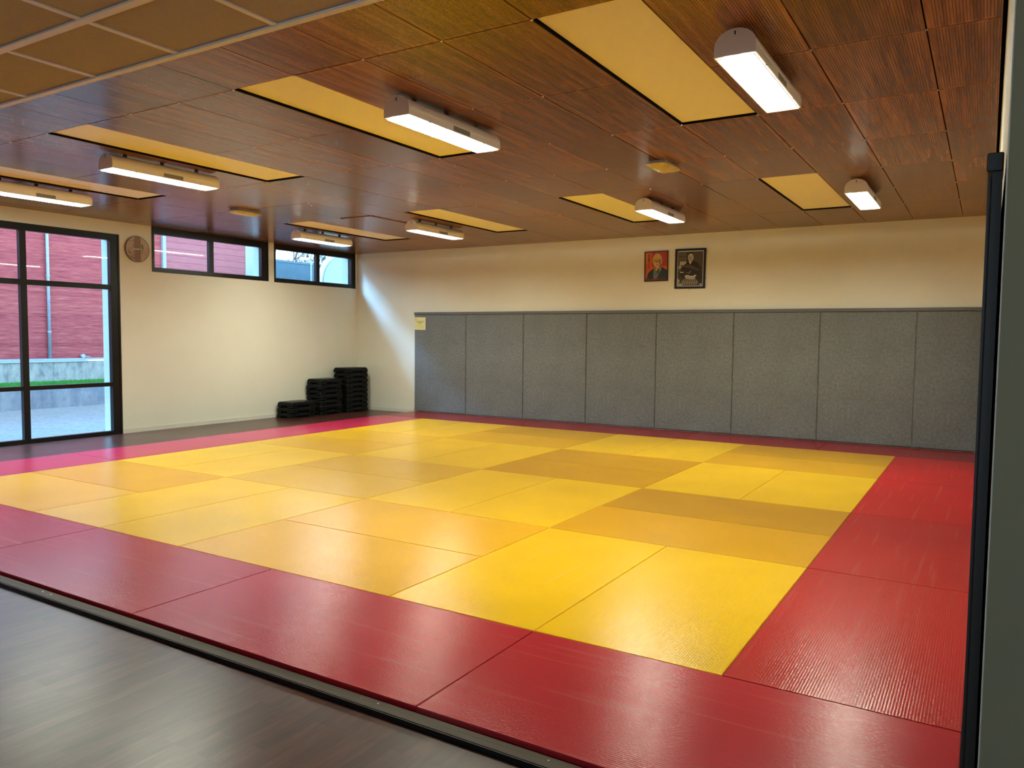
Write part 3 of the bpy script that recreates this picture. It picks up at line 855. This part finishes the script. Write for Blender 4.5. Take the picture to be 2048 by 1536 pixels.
q([(.56,.62),(.88,.55),(.88,.91),(.56,.91)], 2, 6)
for k in range(5):
    u = .15+.042*k; q([(u,.585+.012*(k%2)),(u+.034,.585),(u+.034,.68),(u,.69)], 3, 4 if k % 2 else 5)
q([(.10,.50),(.20,.51),(.22,.575),(.11,.58)], 3, 4); q([(.10,.44),(.18,.44),(.18,.49),(.10,.49)], 3, 3)
q([(.25,.20),(.18,.36),(.20,.50),(.28,.58),(.38,.65),(.47,.69),(.62,.69),(.74,.64),(.85,.52),(.89,.30),(.86,.15)], 4, 2)
q([(.24,.55),(.45,.52),(.75,.44),(.82,.46),(.55,.58),(.40,.60)], 5, 6)
q([(.44,.70),(.49,.60),(.56,.70)], 6, 5)
q(ell(.505,.775,.088,.098), 7, 5); q(ell(.500,.760,.075,.088), 8, 4)
for eu in (.47, .53): q(ell(eu,.775,.018,.006), 9, 1)
q([(.495,.775),(.508,.775),(.512,.745),(.49,.745)], 9, 3); q([(.47,.728),(.53,.728),(.525,.720),(.475,.720)], 9, 1)
q([(.17,.40),(.29,.40),(.29,.42),(.17,.425)], 6, 5)
q([(.36,.38),(.42,.40),(.45,.37),(.53,.44),(.515,.445),(.44,.385),(.40,.41)], 6, 4)
q([(.33,.30),(.45,.31),(.52,.29),(.62,.29),(.70,.31),(.70,.34),(.66,.345),(.60,.315),(.50,.32),(.42,.34),(.33,.33)], 7, 5)
q([(.33,.30),(.45,.31),(.52,.29),(.66,.30),(.68,.24),(.58,.22),(.45,.23),(.37,.24)], 6, 4)
q([(.20,.15),(.24,.20),(.32,.27),(.36,.23),(.44,.22),(.60,.21),(.70,.24),(.80,.14),(.70,.09),(.30,.09)], 5, 3)
for k in range(7):
    u = .24+.075*k; q([(u,.11),(u+.02,.10),(u+.05,.20),(u+.035,.205)], 6, 4)
q([(.09,.075),(.28,.075),(.22,.13),(.09,.14)], 3, 4); q([(.09,.15),(.15,.15),(.16,.22),(.09,.26)], 3, 4)
q([(.82,.09),(.89,.09),(.89,.12),(.82,.115)], 6, 5)
for u in (.45,.49,.53): q([(u,.925),(u+.02,.925),(u+.02,.895),(u,.895)], 6, 2)
mk('print', bm, pm2, p2)
for k, (u, v) in enumerate(((-.018,.84),(-.016,.2),(1.014,.90),(1.012,.25),(.50,-.02))):
    bm = bmesh.new(); cyl(bm, (u*W2, -.012, v*H2), (u*W2, 0, v*H2), .006, .004, 10); mk('pin', bm, M['black_frame'], p2)

nt = empty('notice', (-9.0+.013, YB-.0382, 1.708)); nt.rotation_euler = (0, math.radians(.8), 0)
tag(nt, 'yellow paper notice with dark text fixed to the leftmost wall pad', 'notice')
NW, NH = .272, .252
bm = bmesh.new(); box(bm, 0, NW, -.0022, .0005, 0, NH); mk('clear_sleeve', bm, M['paper_edge'], nt)
bm = bmesh.new(); box(bm, .010, NW-.010, -.003, -.0022, .010, NH-.012); pp = mk('paper', bm, M['paper'], nt)
bm = bmesh.new()
def words(v, u0, u1, h, dens, seed):
    r0 = random.Random(seed); u = u0
    while u < u1:
        w_ = r0.uniform(.008, .018)*(1 if dens > .6 else .8)
        e = min(u+w_, u1)
        # letter like strokes
        n_ = max(1, int((e-u)/.0045))
        for k in range(n_):
            uu = u+k*(e-u)/n_
            box(bm, uu, uu+(e-u)/n_*dens, -.0036, -.003, v, v+h*(r0.choice((1, .8, 1))))
        u = e+.0035
words(.166, .030, .240, .010, .78, 1); words(.146, .062, .200, .010, .82, 2); words(.124, .096, .166, .010, .85, 3)
words(.082, .050, .222, .005, .6, 4); words(.040, .140, .236, .007, .55, 5)
for a in range(3): box(bm, .018+.008*a, .022+.008*a, -.0036, -.003, .205+.006*(a%2), .218+.008*(a%2))
box(bm, .024, .036, -.0036, -.003, .192, .197)
mk('lettering', bm, M['ink'], pp)

# ------------------------------------------------------------------ outside
GZ = -.05
bm = bmesh.new(); box(bm, -16.2, XL-T, -14, 22, GZ-.2, GZ)
box(bm, -40, -16.2, 13.3, 40, GZ-.2, GZ); box(bm, -16.2, XL-T, 22, 40, GZ-.2, GZ)
o = mk('pavement', bm, M['pavement']); tag(o, kind='structure'); o['label'] = 'pale paving outside the glazed doors'
bm = bmesh.new(); box(bm, -16.45, -16.2, -14, 13.2, GZ-.1, .432)
o = mk('retaining_wall', bm, M['concrete_low']); tag(o, 'low stained grey concrete wall outside, between the paving and the grass', 'wall')
bm = bmesh.new(); box(bm, -17.6, -16.45, -14, 13.2, GZ-.1, .425)
o = mk('lawn_base', bm, M['soil']); tag(o, kind='structure')
bm = bmesh.new(); r0 = random.Random(11)
for k in range(14000):
    x = r0.uniform(-17.5, -16.3 if False else -16.46); y = r0.uniform(2.5, 12.5); h = r0.uniform(.02, .05); a = r0.uniform(0, 3.1)
    dx, dy = math.cos(a)*.012, math.sin(a)*.012
    quad(bm, [(x-dx,y-dy,.424),(x+dx,y+dy,.424),(x+dx*.2+.01,y+dy*.2,.424+h),(x-dx*.2+.01,y-dy*.2,.424+h)])
o = mk('grass', bm, M['grass']); tag(o, 'strip of bright green grass above the low concrete wall', 'grass', kind='stuff')
UW = -17.545
bm = bmesh.new(); box(bm, UW-.3, UW, -14, 13.0, .2, .885)
o = mk('block_wall', bm, M['concrete']); tag(o, 'stained pale block wall outside, under the red boarded building', 'wall')
bl = empty('boarded_building', (-17.645, 4, .9)); tag(bl, 'red boarded building standing outside beyond the grass strip', 'building')
bx_, by_, bz_ = bl.location
def part(name, mat, *b):
    bm = bmesh.new(); box(bm, b[0]-bx_, b[1]-bx_, b[2]-by_, b[3]-by_, b[4]-bz_, b[5]-bz_); return mk(name, bm, mat, bl)
TOP = 4.75
part('wall', M['siding_old'], -20.5, -17.645, -14, 9.25, .97, TOP)
part('wall', M['siding_new'], -20.5, -17.640, 9.31, 11.94, .97, TOP)
part('corner_post', M['reveal'], -20.5, -17.62, 11.94, 12.33, .885, TOP)
part('metal_post', M['galv'], -17.70, -17.57, 9.235, 9.33, .97, TOP)
part('flashing', M['galv'], -17.70, -17.55, -14, 11.94, .925, .968)
part('ledge', M['reveal'], -17.70, -17.52, -14, 7.15, .886, .922)
part('roof_edge', M['galv'], -20.6, -17.58, -14.05, 12.36, TOP, TOP+.08)
dp = empty('drainpipe', (-17.59, 6.295, .97)); tag(dp, 'grey blue vertical downpipe on the red boarded wall', 'pipe')
bm = bmesh.new(); cyl(bm, (.0,0,0), (.0,0,3.75), .034, .034, 12); mk('pipe', bm, M['galv'], dp, True)
for z in (.6, 1.9, 3.2):
    bm = bmesh.new(); cyl(bm, (0,0,z), (0,0,z+.04), .042, .042, 12); box(bm, -.05, -.0, -.02, .02, z, z+.04); mk('bracket', bm, M['galv'], dp)
wl = empty('wall_spotlight', (-17.6, 7.05, 1.02)); tag(wl, 'small pale outdoor spotlight low on the red boarded wall', 'spotlight')
bm = bmesh.new(); cyl(bm, (-.04,0,0), (.06,0,0), .03, .05, 12); mk('head', bm, M['reveal'], wl)
bm = bmesh.new(); cyl(bm, (0,.02,-.02), (.02,.20,-.03), .014, .010, 8); mk('arm', bm, M['galv'], wl)

# fence with hedge, pale rounded shelter and a bare tree beyond the corner window
fr = empty('mesh_fence', (-16.0, 12.6, GZ)); tag(fr, 'tall blue green metal bar fence outside the corner window', 'fence')
bm = bmesh.new()
for k in range(90): box(bm, -.012, .012, -1.3+k*.036, -1.3+k*.036+.016, 0, 3.72)
for z in (.1, 1.2, 2.3, 3.1, 3.66): box(bm, -.02, .02, -1.3, 1.95, z, z+.04)
mk('bar_panel', bm, M['fence'], fr)
for y in (-1.3, .32, 1.94):
    bm = bmesh.new(); box(bm, -.04, .04, y-.03, y+.03, 0, 3.8); mk('post', bm, M['galv'], fr)
r0 = random.Random(21); bm = bmesh.new()
for k in range(9000):
    x = r0.uniform(-18.2, -17.1); y = r0.uniform(12.9, 18.5); z = r0.uniform(.0, 3.95 + .18*math.sin(y*3.1)+.1*math.sin(y*7))
    s = r0.uniform(.05, .10); d = Vector((r0.uniform(-1,1), r0.uniform(-1,1), r0.uniform(-1,1))).normalized(); u = d.orthogonal().normalized(); w_ = d.cross(u)
    c = Vector((x, y, z)); quad(bm, [c+s*u, c+s*.5*w_, c-s*u, c-s*.5*w_])
box(bm, -17.9, -17.5, 13.1, 18.3, -.05, 3.5)
o = mk('hedge', bm, M['leaf']); tag(o, 'dense blue green hedge behind the metal fence', 'hedge', kind='stuff')
sh = empty('shelter', (-14.0, 12.9, GZ)); tag(sh, 'pale rounded shelter wall seen through the right pane of the corner window', 'shelter')
def rounded(bm, y0, y1, z1, r, x0, x1):
    pts = [(y0, 0)] + [(y0+r-r*math.cos(a), z1-r+r*math.sin(a)) for a in [math.pi/2*k/10 for k in range(11)]] + [(y1, z1), (y1, 0)]
    A = [bm.verts.new((x0, y, z)) for y, z in pts]; B = [bm.verts.new((x1, y, z)) for y, z in pts]
    bm.faces.new(A[::-1]); bm.faces.new(B); n = len(A)
    for k in range(n): bm.faces.new((A[k], A[(k+1)%n], B[(k+1)%n], B[k]))
bm = bmesh.new(); rounded(bm, -1.56, 1.9, 3.86, .85, -.10, -.02); mk('rim', bm, M['panel_rim'], sh)
bm = bmesh.new(); rounded(bm, -1.46, 1.9, 3.74, .75, -.05, .02); mk('panel', bm, M['white_panel'], sh)
bm = bmesh.new(); box(bm, .018, .024, -.62, -.59, 0, 3.7); mk('joint', bm, M['panel_rim'], sh)

def tree(loc, seed, h, label):
    root = empty('bare_tree', loc); r0 = random.Random(seed)
    tag(root, label, 'tree', 'bare trees behind the hedge')
    bm = bmesh.new(); cyl(bm, (0,0,0), (0,0,h*.45), .11, .07, 8); mk('trunk', bm, M['bark'], root)
    bm = bmesh.new()
    def br(p, d, L, r, dep):
        e = p+d*L; cyl(bm, p, e, r, r*.7, 5, cap=False)
        if dep == 0: return
        for _ in range(3):
            nd = (d+Vector((r0.uniform(-.8,.8), r0.uniform(-.8,.8), r0.uniform(-.2,.6)))).normalized(); br(e, nd, L*.72, r*.62, dep-1)
    for _ in range(5): br(Vector((0,0,h*(.3+.15*r0.random()))), Vector((r0.uniform(-.7,.7), r0.uniform(-.7,.7), 1)).normalized(), h*.2, .045, 4)
    mk('branches', bm, M['bark'], root)
tree((-20.5, 15.4, GZ), 4, 6.2, 'bare tree behind hedge, left one seen through the corner window')
tree((-22.5, 21.5, GZ), 9, 6.6, 'bare tree behind hedge, right one seen through the corner window')

# ------------------------------------------------------------------ daylight
w = bpy.data.worlds.new('sky'); S.world = w; w.use_nodes = True
nt_ = w.node_tree; nt_.nodes.clear()
out = nt_.nodes.new('ShaderNodeOutputWorld'); bg = nt_.nodes.new('ShaderNodeBackground')
tc = nt_.nodes.new('ShaderNodeTexCoord'); spx = nt_.nodes.new('ShaderNodeSeparateXYZ'); cr = nt_.nodes.new('ShaderNodeValToRGB')
nt_.links.new(tc.outputs['Generated'], spx.inputs[0]); nt_.links.new(spx.outputs[2], cr.inputs[0])
cr.color_ramp.elements[0].position = 0.0; cr.color_ramp.elements[0].color = (.60,.80,1.0,1)
cr.color_ramp.elements[1].position = .8; cr.color_ramp.elements[1].color = (.34,.60,1.0,1)
nt_.links.new(cr.outputs[0], bg.inputs[0]); bg.inputs[1].default_value = 5.5
sd = bpy.data.lights.new('hazy_sun', 'SUN'); sd.energy = 8.5; sd.angle = math.radians(15); sd.color = (.24,.54,1.0)
so = new_obj('hazy_sun', sd); so.rotation_euler = Vector((-1, -1, 1.13)).to_track_quat('Z', 'Y').to_euler()
nt_.links.new(bg.outputs[0], out.inputs[0])

S.view_settings.view_transform = 'Standard'; S.view_settings.look = 'None'
S.view_settings.gamma = 1; S.view_settings.use_curve_mapping = False
S.view_settings.exposure = 0.22
S.cycles.max_bounces = 10; S.cycles.diffuse_bounces = 6; S.cycles.glossy_bounces = 5; S.cycles.transparent_max_bounces = 12
S.cycles.sample_clamp_indirect = 6.0
S.cycles.use_denoising = True
S.cycles.caustics_reflective = False; S.cycles.caustics_refractive = False
